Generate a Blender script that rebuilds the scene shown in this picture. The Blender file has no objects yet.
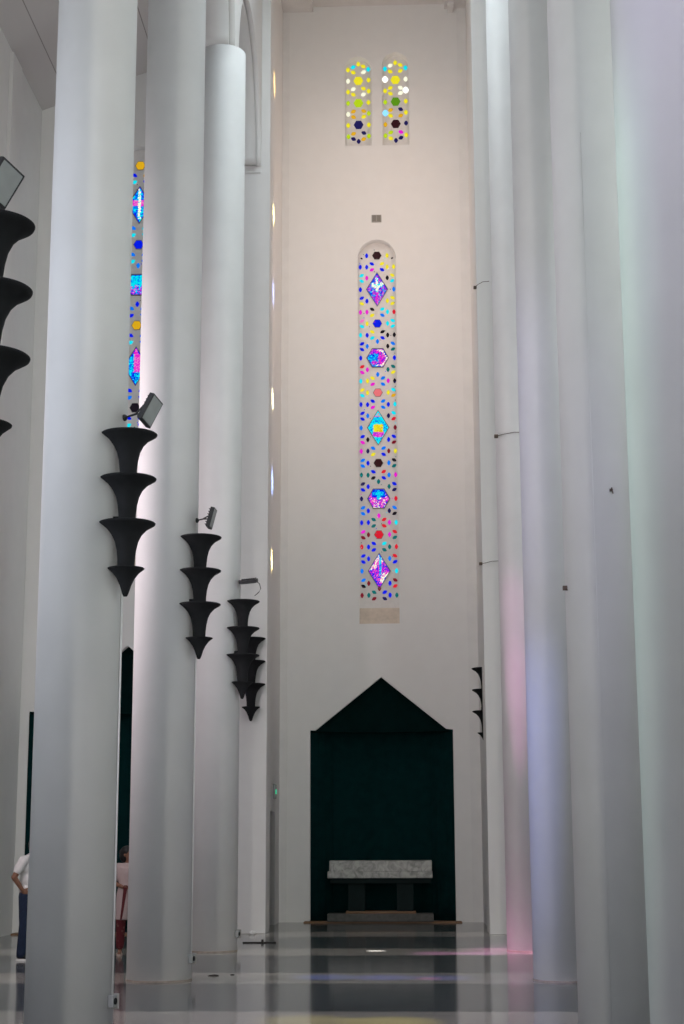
import bpy, bmesh, math, random
from mathutils import Vector, Matrix

PI = math.pi
rnd = random.Random(11)
sc = bpy.context.scene
COL = sc.collection

# ------------------------------------------------------------------ helpers
def obj(name, bm_or_me, mat=None, parent=None, smooth=False):
    if isinstance(bm_or_me, bmesh.types.BMesh):
        me = bpy.data.meshes.new(name)
        bm_or_me.normal_update()
        bm_or_me.to_mesh(me)
        bm_or_me.free()
    else:
        me = bm_or_me
    o = bpy.data.objects.new(name, me)
    COL.objects.link(o)
    if mat is not None:
        for m in (mat if isinstance(mat, (list, tuple)) else [mat]):
            me.materials.append(m)
    if smooth:
        for p in me.polygons:
            p.use_smooth = True
    if parent is not None:
        o.parent = parent
    return o

def struct(o):
    o['kind'] = 'structure'
    return o

def tag(o, label, cat, group=None):
    o['label'] = label
    o['category'] = cat
    o['kind'] = 'thing'
    if group:
        o['group'] = group
    return o

def thing(name, label, cat, loc=(0, 0, 0), group=None, rotz=0.0):
    o = bpy.data.objects.new(name, None)
    COL.objects.link(o)
    o.empty_display_size = 0.1
    o.location = loc
    o.rotation_euler = (0, 0, rotz)
    return tag(o, label, cat, group)

def copy_tree(o, parent=None):
    c = o.copy()
    COL.objects.link(c)
    if parent is not None:
        c.parent = parent
    for ch in list(o.children):
        copy_tree(ch, c)
    return c

def add_box(bm, lo, hi, bevel=0.0, mi=0):
    r = bmesh.ops.create_cube(bm, size=1.0)
    vs = r['verts']
    lo, hi = Vector(lo), Vector(hi)
    c, s = (lo + hi) / 2, hi - lo
    for v in vs:
        v.co = Vector((v.co.x * s.x + c.x, v.co.y * s.y + c.y, v.co.z * s.z + c.z))
    fs = set(f for v in vs for f in v.link_faces)
    for f in fs:
        f.material_index = mi
    if bevel > 0:
        es = list(set(e for v in vs for e in v.link_edges))
        bmesh.ops.bevel(bm, geom=es, offset=bevel, segments=2, affect='EDGES', profile=0.6)
    return vs

def add_lathe(bm, prof, seg=48, cx=0.0, cy=0.0, cap_bottom=True, cap_top=True):
    rings = []
    for r, z in prof:
        rings.append([bm.verts.new((cx + r * math.cos(2 * PI * k / seg), cy + r * math.sin(2 * PI * k / seg), z)) for k in range(seg)])
    for a, b in zip(rings, rings[1:]):
        for k in range(seg):
            bm.faces.new((a[k], a[(k + 1) % seg], b[(k + 1) % seg], b[k]))
    if cap_bottom:
        bm.faces.new(list(reversed(rings[0])))
    if cap_top:
        bm.faces.new(rings[-1])
    return rings

def add_tube(bm, pts, rad, seg=8):
    pts = [Vector(p) for p in pts]
    rings = []
    n = len(pts)
    for i, p in enumerate(pts):
        t = (pts[min(i + 1, n - 1)] - pts[max(i - 1, 0)]).normalized()
        ref = Vector((0, 0, 1)) if abs(t.z) < 0.9 else Vector((1, 0, 0))
        a = t.cross(ref).normalized()
        b = t.cross(a).normalized()
        rings.append([bm.verts.new(p + rad * (math.cos(2 * PI * k / seg) * a + math.sin(2 * PI * k / seg) * b)) for k in range(seg)])
    for r0, r1 in zip(rings, rings[1:]):
        for k in range(seg):
            bm.faces.new((r0[k], r0[(k + 1) % seg], r1[(k + 1) % seg], r1[k]))
    bm.faces.new(rings[0])
    bm.faces.new(list(reversed(rings[-1])))
    bmesh.ops.recalc_face_normals(bm, faces=bm.faces)

def plate(outline, holes, t0, t1, axis):
    """mesh of a plate with holes; outline in (u, z); axis 'Y': u = X and depth = Y; axis 'X': u = Y and depth = X"""
    cu = bpy.data.curves.new('plate', 'CURVE')
    cu.dimensions = '2D'
    cu.fill_mode = 'BOTH'
    cu.extrude = 0.5
    for poly in [outline] + list(holes):
        s = cu.splines.new('POLY')
        s.points.add(len(poly) - 1)
        for p, (u, v) in zip(s.points, poly):
            p.co = (u, v, 0, 1)
        s.use_cyclic_u = True
    co = bpy.data.objects.new('plate', cu)
    COL.objects.link(co)
    dg = bpy.context.evaluated_depsgraph_get()
    me = bpy.data.meshes.new_from_object(co.evaluated_get(dg))
    bpy.data.objects.remove(co)
    for v in me.vertices:
        u, z, d = v.co
        d = t0 + (d + 0.5) * (t1 - t0)
        v.co = (u, d, z) if axis == 'Y' else (d, u, z)
    bm = bmesh.new()
    bm.from_mesh(me)
    bmesh.ops.remove_doubles(bm, verts=bm.verts, dist=1e-5)
    bmesh.ops.recalc_face_normals(bm, faces=bm.faces)
    return bm

def arched(cx, w, z0, ztop, n=24):
    r = w / 2
    zs = ztop - r
    pts = [(cx - r, z0), (cx + r, z0)]
    for k in range(n + 1):
        a = PI * k / n
        pts.append((cx + r * math.cos(a), zs + r * math.sin(a)))
    return pts

# ------------------------------------------------------------------ materials
def new_mat(name):
    m = bpy.data.materials.new(name)
    m.use_nodes = True
    nt = m.node_tree
    b = nt.nodes['Principled BSDF']
    return m, nt, b

def plaster(name, col, rough=0.75, scale=3.0, amount=0.05, bump=0.05):
    m, nt, b = new_mat(name)
    tc = nt.nodes.new('ShaderNodeTexCoord')
    n1 = nt.nodes.new('ShaderNodeTexNoise')
    n1.inputs['Scale'].default_value = scale
    n1.inputs['Detail'].default_value = 5
    nt.links.new(tc.outputs['Object'], n1.inputs['Vector'])
    mp = nt.nodes.new('ShaderNodeMapRange')
    mp.inputs['From Min'].default_value = 0.3
    mp.inputs['From Max'].default_value = 0.7
    mp.inputs['To Min'].default_value = 1 - amount
    mp.inputs['To Max'].default_value = 1 + amount * 0.4
    nt.links.new(n1.outputs['Fac'], mp.inputs['Value'])
    mx = nt.nodes.new('ShaderNodeVectorMath')
    mx.operation = 'SCALE'
    mx.inputs[0].default_value = col
    nt.links.new(mp.outputs['Result'], mx.inputs['Scale'])
    nt.links.new(mx.outputs['Vector'], b.inputs['Base Color'])
    n2 = nt.nodes.new('ShaderNodeTexNoise')
    n2.inputs['Scale'].default_value = 60
    n2.inputs['Detail'].default_value = 3
    nt.links.new(tc.outputs['Object'], n2.inputs['Vector'])
    bp = nt.nodes.new('ShaderNodeBump')
    bp.inputs['Strength'].default_value = bump
    bp.inputs['Distance'].default_value = 0.01
    nt.links.new(n2.outputs['Fac'], bp.inputs['Height'])
    nt.links.new(bp.outputs['Normal'], b.inputs['Normal'])
    b.inputs['Roughness'].default_value = rough
    b.inputs['Specular IOR Level'].default_value = 0.3
    return m

M_WALL = plaster('white_plaster', (0.74, 0.73, 0.72), amount=0.02)
M_COLUMN = plaster('white_column_paint', (0.74, 0.74, 0.74), rough=0.6, scale=2.0, amount=0.04)
M_CEIL = plaster('ceiling_paint', (0.68, 0.66, 0.65))
M_TRIM = plaster('trim_paint', (0.72, 0.71, 0.70))
M_STAIN = plaster('brown_grout', (0.33, 0.28, 0.24), scale=20, amount=0.3)
M_BLACK = plaster('matt_black_paint', (0.011, 0.012, 0.014), rough=0.85, scale=12, amount=0.2)
M_DARKMETAL = plaster('dark_metal', (0.035, 0.036, 0.04), rough=0.5, scale=12, amount=0.2)
M_LENS = plaster('grey_lamp_glass', (0.30, 0.32, 0.32), rough=0.25, scale=8, amount=0.1)
M_GREYBOX = plaster('grey_plastic', (0.30, 0.31, 0.31), rough=0.5, scale=15, amount=0.1)
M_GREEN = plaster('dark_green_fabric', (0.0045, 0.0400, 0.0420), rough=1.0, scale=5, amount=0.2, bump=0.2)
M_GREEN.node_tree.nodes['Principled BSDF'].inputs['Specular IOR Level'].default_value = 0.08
M_GREENDARK = plaster('light_offset_green_fabric', (0.0012, 0.0100, 0.0100), rough=1.0, scale=5, amount=0.2, bump=0.2)  # same green cloth, darkened to offset the stronger light at the front
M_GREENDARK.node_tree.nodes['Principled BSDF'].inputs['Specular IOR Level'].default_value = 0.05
M_GREENSTONE = plaster('dark_green_paint', (0.003, 0.013, 0.014), rough=0.8, scale=6, amount=0.2)
M_DOOR = plaster('beige_door_paint', (0.50, 0.44, 0.33), rough=0.5)
M_SILL = plaster('worn_sill_plaster', (0.56, 0.48, 0.40), scale=8, amount=0.15)
M_TRACERY = plaster('tracery_plaster', (0.72, 0.69, 0.67), scale=10, amount=0.06)
M_LEAD = plaster('lead_frame', (0.16, 0.15, 0.14), rough=0.6)
M_RUST = plaster('rusted_iron', (0.12, 0.09, 0.075), rough=0.8, scale=30, amount=0.3)
M_VENT = plaster('vent_grey', (0.34, 0.33, 0.31), rough=0.6)
M_LOUVRE = plaster('dull_louvre', (0.20, 0.18, 0.16))
M_SCRAP = plaster('dark_scrap', (0.04, 0.037, 0.035), rough=0.8)
M_PAPER = plaster('white_paper', (0.75, 0.75, 0.74), rough=0.8)

def wood_mat():
    m, nt, b = new_mat('brown_wood')
    tc = nt.nodes.new('ShaderNodeTexCoord')
    mp = nt.nodes.new('ShaderNodeMapping')
    mp.inputs['Scale'].default_value = (1.5, 20, 20)
    n = nt.nodes.new('ShaderNodeTexNoise')
    n.inputs['Scale'].default_value = 3
    n.inputs['Detail'].default_value = 6
    cr = nt.nodes.new('ShaderNodeValToRGB')
    cr.color_ramp.elements[0].color = (0.10, 0.045, 0.018, 1)
    cr.color_ramp.elements[1].color = (0.26, 0.13, 0.055, 1)
    nt.links.new(tc.outputs['Object'], mp.inputs['Vector'])
    nt.links.new(mp.outputs['Vector'], n.inputs['Vector'])
    nt.links.new(n.outputs['Fac'], cr.inputs['Fac'])
    nt.links.new(cr.outputs['Color'], b.inputs['Base Color'])
    b.inputs['Roughness'].default_value = 0.5
    return m
M_WOOD = wood_mat()

def marble_mat():
    m, nt, b = new_mat('grey_marble')
    tc = nt.nodes.new('ShaderNodeTexCoord')
    n = nt.nodes.new('ShaderNodeTexNoise')
    n.inputs['Scale'].default_value = 6
    n.inputs['Detail'].default_value = 8
    n.inputs['Distortion'].default_value = 1.4
    cr = nt.nodes.new('ShaderNodeValToRGB')
    cr.color_ramp.elements[0].position = 0.35
    cr.color_ramp.elements[0].color = (0.17, 0.17, 0.165, 1)
    cr.color_ramp.elements[1].position = 0.62
    cr.color_ramp.elements[1].color = (0.36, 0.355, 0.34, 1)
    nt.links.new(tc.outputs['Object'], n.inputs['Vector'])
    nt.links.new(n.outputs['Fac'], cr.inputs['Fac'])
    nt.links.new(cr.outputs['Color'], b.inputs['Base Color'])
    b.inputs['Roughness'].default_value = 0.35
    return m
M_MARBLE = marble_mat()
M_STONE = plaster('grey_stone_shaded', (0.10, 0.098, 0.092), rough=0.6, scale=12, amount=0.25)  # step stone, its grey darkened for the shade low in the recess

def floor_mat():
    m, nt, b = new_mat('polished_stone_bands')
    L = nt.links.new
    tc = nt.nodes.new('ShaderNodeTexCoord')
    sx = nt.nodes.new('ShaderNodeSeparateXYZ')
    L(tc.outputs['Object'], sx.inputs['Vector'])
    def math_(op, a, bb):
        n = nt.nodes.new('ShaderNodeMath')
        n.operation = op
        for i, v in enumerate((a, bb)):
            if v is None:
                continue
            if isinstance(v, float):
                n.inputs[i].default_value = v
            else:
                L(v, n.inputs[i])
        return n.outputs[0]
    # pale bands 1.62 m wide every 4.95 m across the nave
    t = math_('ADD', sx.outputs['Y'], 4.95 * 20 - 20.47)
    t = math_('MODULO', t, 4.95)
    pale = math_('LESS_THAN', t, 1.62)
    n1 = nt.nodes.new('ShaderNodeTexNoise')
    mp = nt.nodes.new('ShaderNodeMapping')
    mp.inputs['Scale'].default_value = (0.35, 6.0, 1)
    L(tc.outputs['Object'], mp.inputs['Vector'])
    L(mp.outputs['Vector'], n1.inputs['Vector'])
    n1.inputs['Scale'].default_value = 2.0
    n1.inputs['Detail'].default_value = 6
    g = nt.nodes.new('ShaderNodeValToRGB')
    g.color_ramp.elements[0].position = 0.3
    g.color_ramp.elements[0].color = (0.060, 0.066, 0.068, 1)
    g.color_ramp.elements[1].position = 0.7
    g.color_ramp.elements[1].color = (0.115, 0.120, 0.122, 1)
    L(n1.outputs['Fac'], g.inputs['Fac'])
    p = nt.nodes.new('ShaderNodeValToRGB')
    p.color_ramp.elements[0].position = 0.3
    p.color_ramp.elements[0].color = (0.27, 0.255, 0.23, 1)
    p.color_ramp.elements[1].position = 0.7
    p.color_ramp.elements[1].color = (0.39, 0.37, 0.335, 1)
    L(n1.outputs['Fac'], p.inputs['Fac'])
    mx = nt.nodes.new('ShaderNodeMix')
    mx.data_type = 'RGBA'
    L(pale, mx.inputs[0])
    L(g.outputs['Color'], mx.inputs[6])
    L(p.outputs['Color'], mx.inputs[7])
    L(mx.outputs[2], b.inputs['Base Color'])
    b.inputs['Roughness'].default_value = 0.11
    b.inputs['Specular IOR Level'].default_value = 0.33
    bp = nt.nodes.new('ShaderNodeBump')
    bp.inputs['Strength'].default_value = 0.02
    bp.inputs['Distance'].default_value = 0.01
    L(n1.outputs['Fac'], bp.inputs['Height'])
    L(bp.outputs['Normal'], b.inputs['Normal'])
    return m
M_FLOOR = floor_mat()

def plank_mat():
    m, nt, b = new_mat('painted_plank_ceiling')
    L = nt.links.new
    tc = nt.nodes.new('ShaderNodeTexCoord')
    sx = nt.nodes.new('ShaderNodeSeparateXYZ')
    L(tc.outputs['Object'], sx.inputs['Vector'])
    a = nt.nodes.new('ShaderNodeMath'); a.operation = 'ADD'; a.inputs[1].default_value = 100.0
    L(sx.outputs['X'], a.inputs[0])
    mo = nt.nodes.new('ShaderNodeMath'); mo.operation = 'MODULO'; mo.inputs[1].default_value = 0.62
    L(a.outputs[0], mo.inputs[0])
    lt = nt.nodes.new('ShaderNodeMath'); lt.operation = 'LESS_THAN'; lt.inputs[1].default_value = 0.02
    L(mo.outputs[0], lt.inputs[0])
    mx = nt.nodes.new('ShaderNodeMix'); mx.data_type = 'RGBA'
    mx.inputs[6].default_value = (0.60, 0.57, 0.56, 1)
    mx.inputs[7].default_value = (0.30, 0.28, 0.27, 1)
    L(lt.outputs[0], mx.inputs[0])
    L(mx.outputs[2], b.inputs['Base Color'])
    b.inputs['Roughness'].default_value = 0.8
    return m
M_PLANK = plank_mat()

def glass_mat():
    m, nt, b = new_mat('lit_stained_glass')
    at = nt.nodes.new('ShaderNodeAttribute')
    at.attribute_name = 'Col'
    b.inputs['Base Color'].default_value = (0.0, 0.0, 0.0, 1)
    b.inputs['Roughness'].default_value = 0.3
    b.inputs['Specular IOR Level'].default_value = 0.08
    nt.links.new(at.outputs['Color'], b.inputs['Emission Color'])
    b.inputs['Emission Strength'].default_value = 1.0
    return m
M_GLASS = glass_mat()

def emit_mat(name, col, s):
    m, nt, b = new_mat(name)
    b.inputs['Base Color'].default_value = (*col, 1)
    b.inputs['Emission Color'].default_value = (*col, 1)
    b.inputs['Emission Strength'].default_value = s
    return m

# ------------------------------------------------------------------ camera
F_PX, PITCH, YAW, ROLL = 1614.1, 0.2014, 0.0404, -0.0032
cp, sp, cy, sy = math.cos(PITCH), math.sin(PITCH), math.cos(YAW), math.sin(YAW)
fw = Vector((-sy * cp, cy * cp, sp))
r0 = Vector((cy, sy, 0))
u0 = r0.cross(fw)
rr = r0 * math.cos(ROLL) + u0 * math.sin(ROLL)
uu = -r0 * math.sin(ROLL) + u0 * math.cos(ROLL)
cam = bpy.data.cameras.new('camera')
cam.sensor_fit = 'VERTICAL'
cam.sensor_height = 36.0
cam.sensor_width = 36.0 * 684 / 1024
cam.lens = F_PX * 36.0 / 1024
cam.clip_end = 200
co = bpy.data.objects.new('camera', cam)
COL.objects.link(co)
co.matrix_world = Matrix(((rr.x, uu.x, -fw.x, 0), (rr.y, uu.y, -fw.y, 0), (rr.z, uu.z, -fw.z, 1.7), (0, 0, 0, 1)))
sc.camera = co

# ------------------------------------------------------------------ room constants (metres)
AX = -0.62                       # nave axis
XL, XR = -3.17, 1.93             # column rows
RC = 0.408
ROWS = [9.93 + 5.507 * k for k in range(4)]
YW = -24.0                       # west wall
YP = 31.3                        # aisle end walls and piers
YE = 35.7                        # sanctuary wall
ZS = 15.45                       # arch springing
ZC = 21.45                       # nave ceiling
XOL, XOR = -7.55, 6.31           # outer walls

# floor
bm = bmesh.new(); add_box(bm, (XOL - 0.4, YW - 0.4, -0.3), (XOR + 0.4, YE + 1.6, 0.0))
struct(obj('floor', bm, M_FLOOR))

# ceilings
bm = bmesh.new(); add_box(bm, (-3.5, YW - 0.4, ZC), (2.95, YE + 0.6, ZC + 0.3))
struct(obj('ceiling', bm, M_CEIL))
def slope_ceiling(x0, z0, x1, z1):
    bm = bmesh.new()
    vs = []
    for dz in (0, 0.25):
        for (x, z) in ((x0, z0), (x1, z1)):
            for y in (YW - 0.4, YP + 0.3):
                vs.append(bm.verts.new((x, y, z + dz)))
    for f in ((0, 1, 3, 2), (4, 6, 7, 5), (0, 2, 6, 4), (1, 5, 7, 3), (0, 4, 5, 1), (2, 3, 7, 6)):
        bm.faces.new([vs[i] for i in f])
    bmesh.ops.recalc_face_normals(bm, faces=bm.faces)
    return bm
struct(obj('ceiling_aisle', slope_ceiling(XOL - 0.4, 16.64, -3.42, 18.33), M_PLANK))
struct(obj('ceiling_aisle', slope_ceiling(XOR + 0.4, 16.64, 2.36, 18.26), M_PLANK))

# outer walls and west wall
bm = bmesh.new()
add_box(bm, (XOL - 0.4, YW - 0.4, 0), (XOL, YP + 0.4, 17.0))
for y in (-20.0, -14.5, -9.0, -3.5, 2.0, 7.5, 13.0, 18.5, 24.0, 28.9):
    add_box(bm, (XOL - 0.01, y - 0.35, 0), (XOL + 0.07, y + 0.35, 16.7))
struct(obj('wall_left', bm, M_WALL))
bm = bmesh.new(); add_box(bm, (XOR, YW - 0.4, 0), (XOR + 0.4, YP + 0.4, 17.0))
struct(obj('wall_right', bm, M_WALL))
bm = bmesh.new(); add_box(bm, (XOL - 0.4, YW - 0.4, 0), (XOR + 0.4, YW, ZC + 0.3))
struct(obj('wall_back', bm, M_WALL))

# gabled recess outline
def gable(cx, w=1.57, eave=4.10, apex=5.27):
    return [(cx - w, -0.05), (cx - w, eave), (cx - 1.45, eave), (cx, apex), (cx + 1.42, eave + 0.02), (cx + w, eave), (cx + w, -0.05)]

WIN_X, WIN_W = -0.615, 0.893
NICHE_X = -0.59
LANCETS = (-1.025, -0.137)
LAN_W = 0.635
# sanctuary wall
holes = [arched(WIN_X, WIN_W, 6.45, 15.49), gable(NICHE_X)]
for i, lx in enumerate(LANCETS):
    holes.append(arched(lx, LAN_W, 17.84, 20.13 + 0.09 * i))
bm = plate([(-3.6, -0.1), (2.4, -0.1), (2.4, ZC + 0.1), (-3.6, ZC + 0.1)], holes, YE, YE + 0.45, 'Y')
struct(obj('wall_far', bm, M_WALL))

# aisle end walls
AWX = -5.48
bm = plate([(XOL - 0.1, -0.1), (-3.4, -0.1), (-3.4, 18.4), (XOL - 0.1, 18.4)],
           [arched(AWX, WIN_W, 6.9, 15.95), gable(AWX, w=1.90, eave=4.2, apex=5.48)], YP, YP + 0.45, 'Y')
struct(obj('wall_aisle_left', bm, M_WALL))
bm = bmesh.new(); add_box(bm, (2.1, YP, -0.1), (XOR + 0.1, YP + 0.45, 18.4))
struct(obj('wall_aisle_right', bm, M_WALL))

# sanctuary side walls with piers
bm = plate([(YP + 0.3, 0), (33.3, 0), (33.3, 2.32), (34.55, 2.32), (34.55, 0), (YE + 0.05, 0), (YE + 0.05, ZC), (YP + 0.3, ZC)], [], -3.5, -2.83, 'X')
struct(obj('wall_sanctuary_left', bm, M_WALL))
bm = bmesh.new(); add_box(bm, (-3.43, YP, 0), (-2.735, YP + 0.75, ZC), bevel=0.012)
struct(obj('trim_1', bm, M_WALL))
bm = plate([(YP, 0), (YE + 0.05, 0), (YE + 0.05, ZC), (YP, ZC)], [], 1.56, 2.3, 'X')
struct(obj('wall_sanctuary_right', bm, M_WALL))
bm = bmesh.new(); add_box(bm, (1.47, YP - 0.3, 0), (2.2, YP + 0.75, ZC), bevel=0.012)
struct(obj('trim_2', bm, M_WALL))
# shallow pilasters and cornice blocks on the sanctuary wall
bm = bmesh.new()
add_box(bm, (-2.83, YE - 0.03, 0), (-2.66, YE + 0.01, ZC))
add_box(bm, (1.34, YE - 0.03, 0), (1.56, YE + 0.01, ZC))
struct(obj('trim_3', bm, M_TRIM))
bm = bmesh.new()
for (xa, xb) in ((-2.83, -2.10), (1.05, 1.56)):
    add_box(bm, (xa, YE - 1.1, ZC - 0.14), (xb, YE, ZC + 0.02), bevel=0.02)
add_box(bm, (1.12, YE - 0.35, ZC - 0.24), (1.27, YE, ZC - 0.1), bevel=0.02)
struct(obj('trim_4', bm, M_CEIL))

# door in the left sanctuary wall
bm = bmesh.new(); add_box(bm, (-3.04, 33.3, 0), (-2.98, 34.55, 2.32))
d = struct(obj('door_1', bm, M_DOOR))
bm = bmesh.new()
add_box(bm, (-2.98, 33.4, 1.25), (-2.965, 34.45, 2.2), bevel=0.01)
add_box(bm, (-2.98, 33.4, 0.15), (-2.965, 34.45, 1.1), bevel=0.01)
obj('panel', bm, M_DOOR, d)
bm = bmesh.new(); add_tube(bm, [(-2.98, 33.42, 1.02), (-2.92, 33.42, 1.02), (-2.92, 33.54, 1.02)], 0.01)
obj('door_handle', bm, M_DARKMETAL, d)

# arcades: two orders, round arches springing from the column tops
def arcade(xn, xi, xa, name, ymax):
    def outline(r_extra):
        pts = [(ROWS[0] - RC, 20.0 + 1.4), (ROWS[0] - RC, ZS)]
        spans = []
        for k in range(3):
            spans.append((ROWS[k] + 0.40, ROWS[k + 1] - 0.40))
        spans.append((ROWS[3] + 0.40, ymax - 0.16))
        for a, b in spans:
            c, r = (a + b) / 2, (b - a) / 2 + r_extra
            n = 40
            for i in range(n + 1):
                t = PI - PI * i / n
                pts.append((c + r * math.cos(t), ZS + r * math.sin(t)))
        pts += [(ymax + 0.02, ZS), (ymax + 0.02, 21.4)]
        return pts
    bm1 = plate(outline(0.09), [], xn, xi, 'X')
    o = struct(obj(name, bm1, M_WALL))
    bm2 = plate(outline(0.0), [], xi, xa, 'X')
    obj('inner_arch', bm2, M_WALL, o)
    return o
arcade(-2.92, -3.03, -3.46, 'wall_arcade_left', YP)
arcade(2.345, 2.455, 2.90, 'wall_arcade_right', YP - 0.3)
# impost ledge of the last left arch
bm = bmesh.new(); add_box(bm, (-3.46, YP - 0.03, ZS - 0.16), (-2.93, YP + 0.01, ZS - 0.12))
struct(obj('trim_5', bm, M_TRIM))

# ------------------------------------------------------------------ columns
def column(x, y, label):
    bm = bmesh.new()
    add_lathe(bm, [(RC, 0.0), (RC, ZS - 0.005 if x < 0 else ZC - 0.01)], seg=96)
    for v in bm.verts:
        v.co.x += x; v.co.y += y
    o = obj('column', bm, M_COLUMN)
    for p in o.data.polygons:
        p.use_smooth = len(p.vertices) == 4
    tag(o, label, 'column', 'round white nave columns')
    bm = bmesh.new()
    add_lathe(bm, [(RC + 0.006, 0.0), (RC + 0.006, 0.018), (RC + 0.001, 0.022)], seg=96)
    for v in bm.verts:
        v.co.x += x; v.co.y += y
    obj('base_joint', bm, M_STAIN, o)
    return o
LC = ['round white column just out of frame behind the topmost floodlight and largest black sconce',
      'widest round white column of the left row, standing in front of the two people',
      'round white column carrying the black sconce beside the sideways floodlight, second of the left row',
      'round white column carrying the sconce with the flat cable-hung floodlight, last of the left row']
RCL = ['nearest lilac round white column cut by the right picture edge',
       'grey round white column filling the right side, with a vertical conduit line on its face',
       'round white column with a bluish left face standing left of the conduit column',
       'slim visible pink-lit white column, last of the right row before the sanctuary']
for k, (y, a, b) in enumerate(zip(ROWS, LC, RCL)):
    o = column(XL, y, a)
    if k == 0:                       # stands wholly outside the picture: part of the setting
        o.name = 'trim_7'
        for p in ('label', 'category', 'group'):
            del o[p]
        struct(o)
    column(XR, y if k else 10.8, b)
# unseen next column of the right row, shifted to shade the nearest one
bm = bmesh.new(); add_lathe(bm, [(RC, 0.0), (RC, ZC)], seg=64)
for v in bm.verts:
    v.co.x += 1.69; v.co.y += 5.1
struct(obj('unseen_shadow_column', bm, M_COLUMN, smooth=False))

# ------------------------------------------------------------------ stained glass
PAL = {
    'b': (0.0, 0.012, 0.85), 's': (0.0, 0.20, 0.95), 'c': (0.0, 0.80, 0.95), 'y': (0.90, 0.80, 0.02),
    'm': (0.85, 0.01, 0.65), 'p': (0.90, 0.22, 0.60), 'k': (0.010, 0.006, 0.012), 'r': (0.72, 0.01, 0.03),
    'd': (0.20, 0.005, 0.02), 't': (0.0, 0.16, 0.16), 'n': (0.015, 0.012, 0.10), 'o': (0.75, 0.42, 0.01),
    'w': (1.1, 1.1, 0.85), 'g': (0.50, 0.70, 0.01), 'e': (0.11, 0.30, 0.01), 'z': (0.035, 0.008, 0.010),
    'q': (0.85, 0.18, 0.20), 'a': (1.6, 1.6, 1.5), 'v': (0.25, 0.03, 0.75), 'u': (0.35, 0.9, 1.3)}

class Glass:
    """flat coloured panes set proud of a panel at depth y"""
    def __init__(self, y):
        self.bm = bmesh.new()
        self.col = self.bm.loops.layers.float_color.new('Col')
        self.y = y
    def poly(self, pts, c, d=0.0):
        c = PAL[c] if isinstance(c, str) else c
        f0 = [self.bm.verts.new((x, self.y - 0.008 - d, z)) for x, z in pts]
        f1 = [self.bm.verts.new((x, self.y + 0.004, z)) for x, z in pts]
        n = len(pts)
        fs = [self.bm.faces.new(f0)]
        for i in range(n):
            fs.append(self.bm.faces.new((f0[i], f1[i], f1[(i + 1) % n], f0[(i + 1) % n])))
        for f in fs:
            for l in f.loops:
                l[self.col] = (*c, 1)
    def leaf(self, x, z, ang, c, L=0.060, W=0.040):
        pts = []
        for k in range(12):
            t = 2 * PI * k / 12
            a = L * math.cos(t)
            b = W * math.sin(t) * (1 - 0.35 * abs(math.cos(t)))
            pts.append((x + a * math.sin(ang) + b * math.cos(ang), z + a * math.cos(ang) - b * math.sin(ang)))
        self.poly(pts, c)
    def hexa(self, x, z, rx, rz, c):
        self.poly([(x + rx * math.cos(PI * k / 3), z + rz / 0.866 * math.sin(PI * k / 3)) for k in range(6)], c)
    def mosaic(self, inside, x, z, hw, hh, colf, step=0.030):
        """irregular little panes filling a shape"""
        nx, nz = int(2 * hw / step) + 2, int(2 * hh / step) + 2
        P = {}
        for i in range(nx + 1):
            for j in range(nz + 1):
                P[i, j] = (-hw - step / 2 + i * step + rnd.uniform(-.3, .3) * step, -hh - step / 2 + j * step + rnd.uniform(-.3, .3) * step)
        for i in range(nx):
            for j in range(nz):
                q = [P[i, j], P[i + 1, j], P[i + 1, j + 1], P[i, j + 1]]
                for tri in ((q[0], q[1], q[2]), (q[0], q[2], q[3])):
                    cx, cz = sum(p[0] for p in tri) / 3, sum(p[1] for p in tri) / 3
                    if not all(inside(p[0], p[1]) < 1.0 for p in tri):
                        continue
                    self.poly([(x + p[0], z + p[1]) for p in tri], colf(cx / hw, cz / hh))

def frame_poly(bm, pts, y, t=0.014, depth=0.02):
    n = len(pts)
    cx = sum(p[0] for p in pts) / n
    cz = sum(p[1] for p in pts) / n
    inn = []
    for (x, z) in pts:
        dx, dz = x - cx, z - cz
        l = math.hypot(dx, dz)
        inn.append((x - dx / l * t * 1.3, z - dz / l * t * 1.3))
    va = [bm.verts.new((x, y - depth, z)) for x, z in pts]
    vb = [bm.verts.new((x, y - depth, z)) for x, z in inn]
    vc = [bm.verts.new((x, y + 0.005, z)) for x, z in pts]
    vd = [bm.verts.new((x, y + 0.005, z)) for x, z in inn]
    for i in range(n):
        j = (i + 1) % n
        bm.faces.new((va[i], va[j], vb[j], vb[i]))
        bm.faces.new((va[j], va[i], vc[i], vc[j]))
        bm.faces.new((vb[i], vb[j], vd[j], vd[i]))

def diamond_in(hw, hh):
    return lambda x, z: abs(x) / hw + abs(z) / hh
def hexa_in(hw, hh):
    return lambda x, z: max(abs(z) / hh, (abs(x) + abs(z) * hw * 0.5 / hh) / hw)

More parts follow.
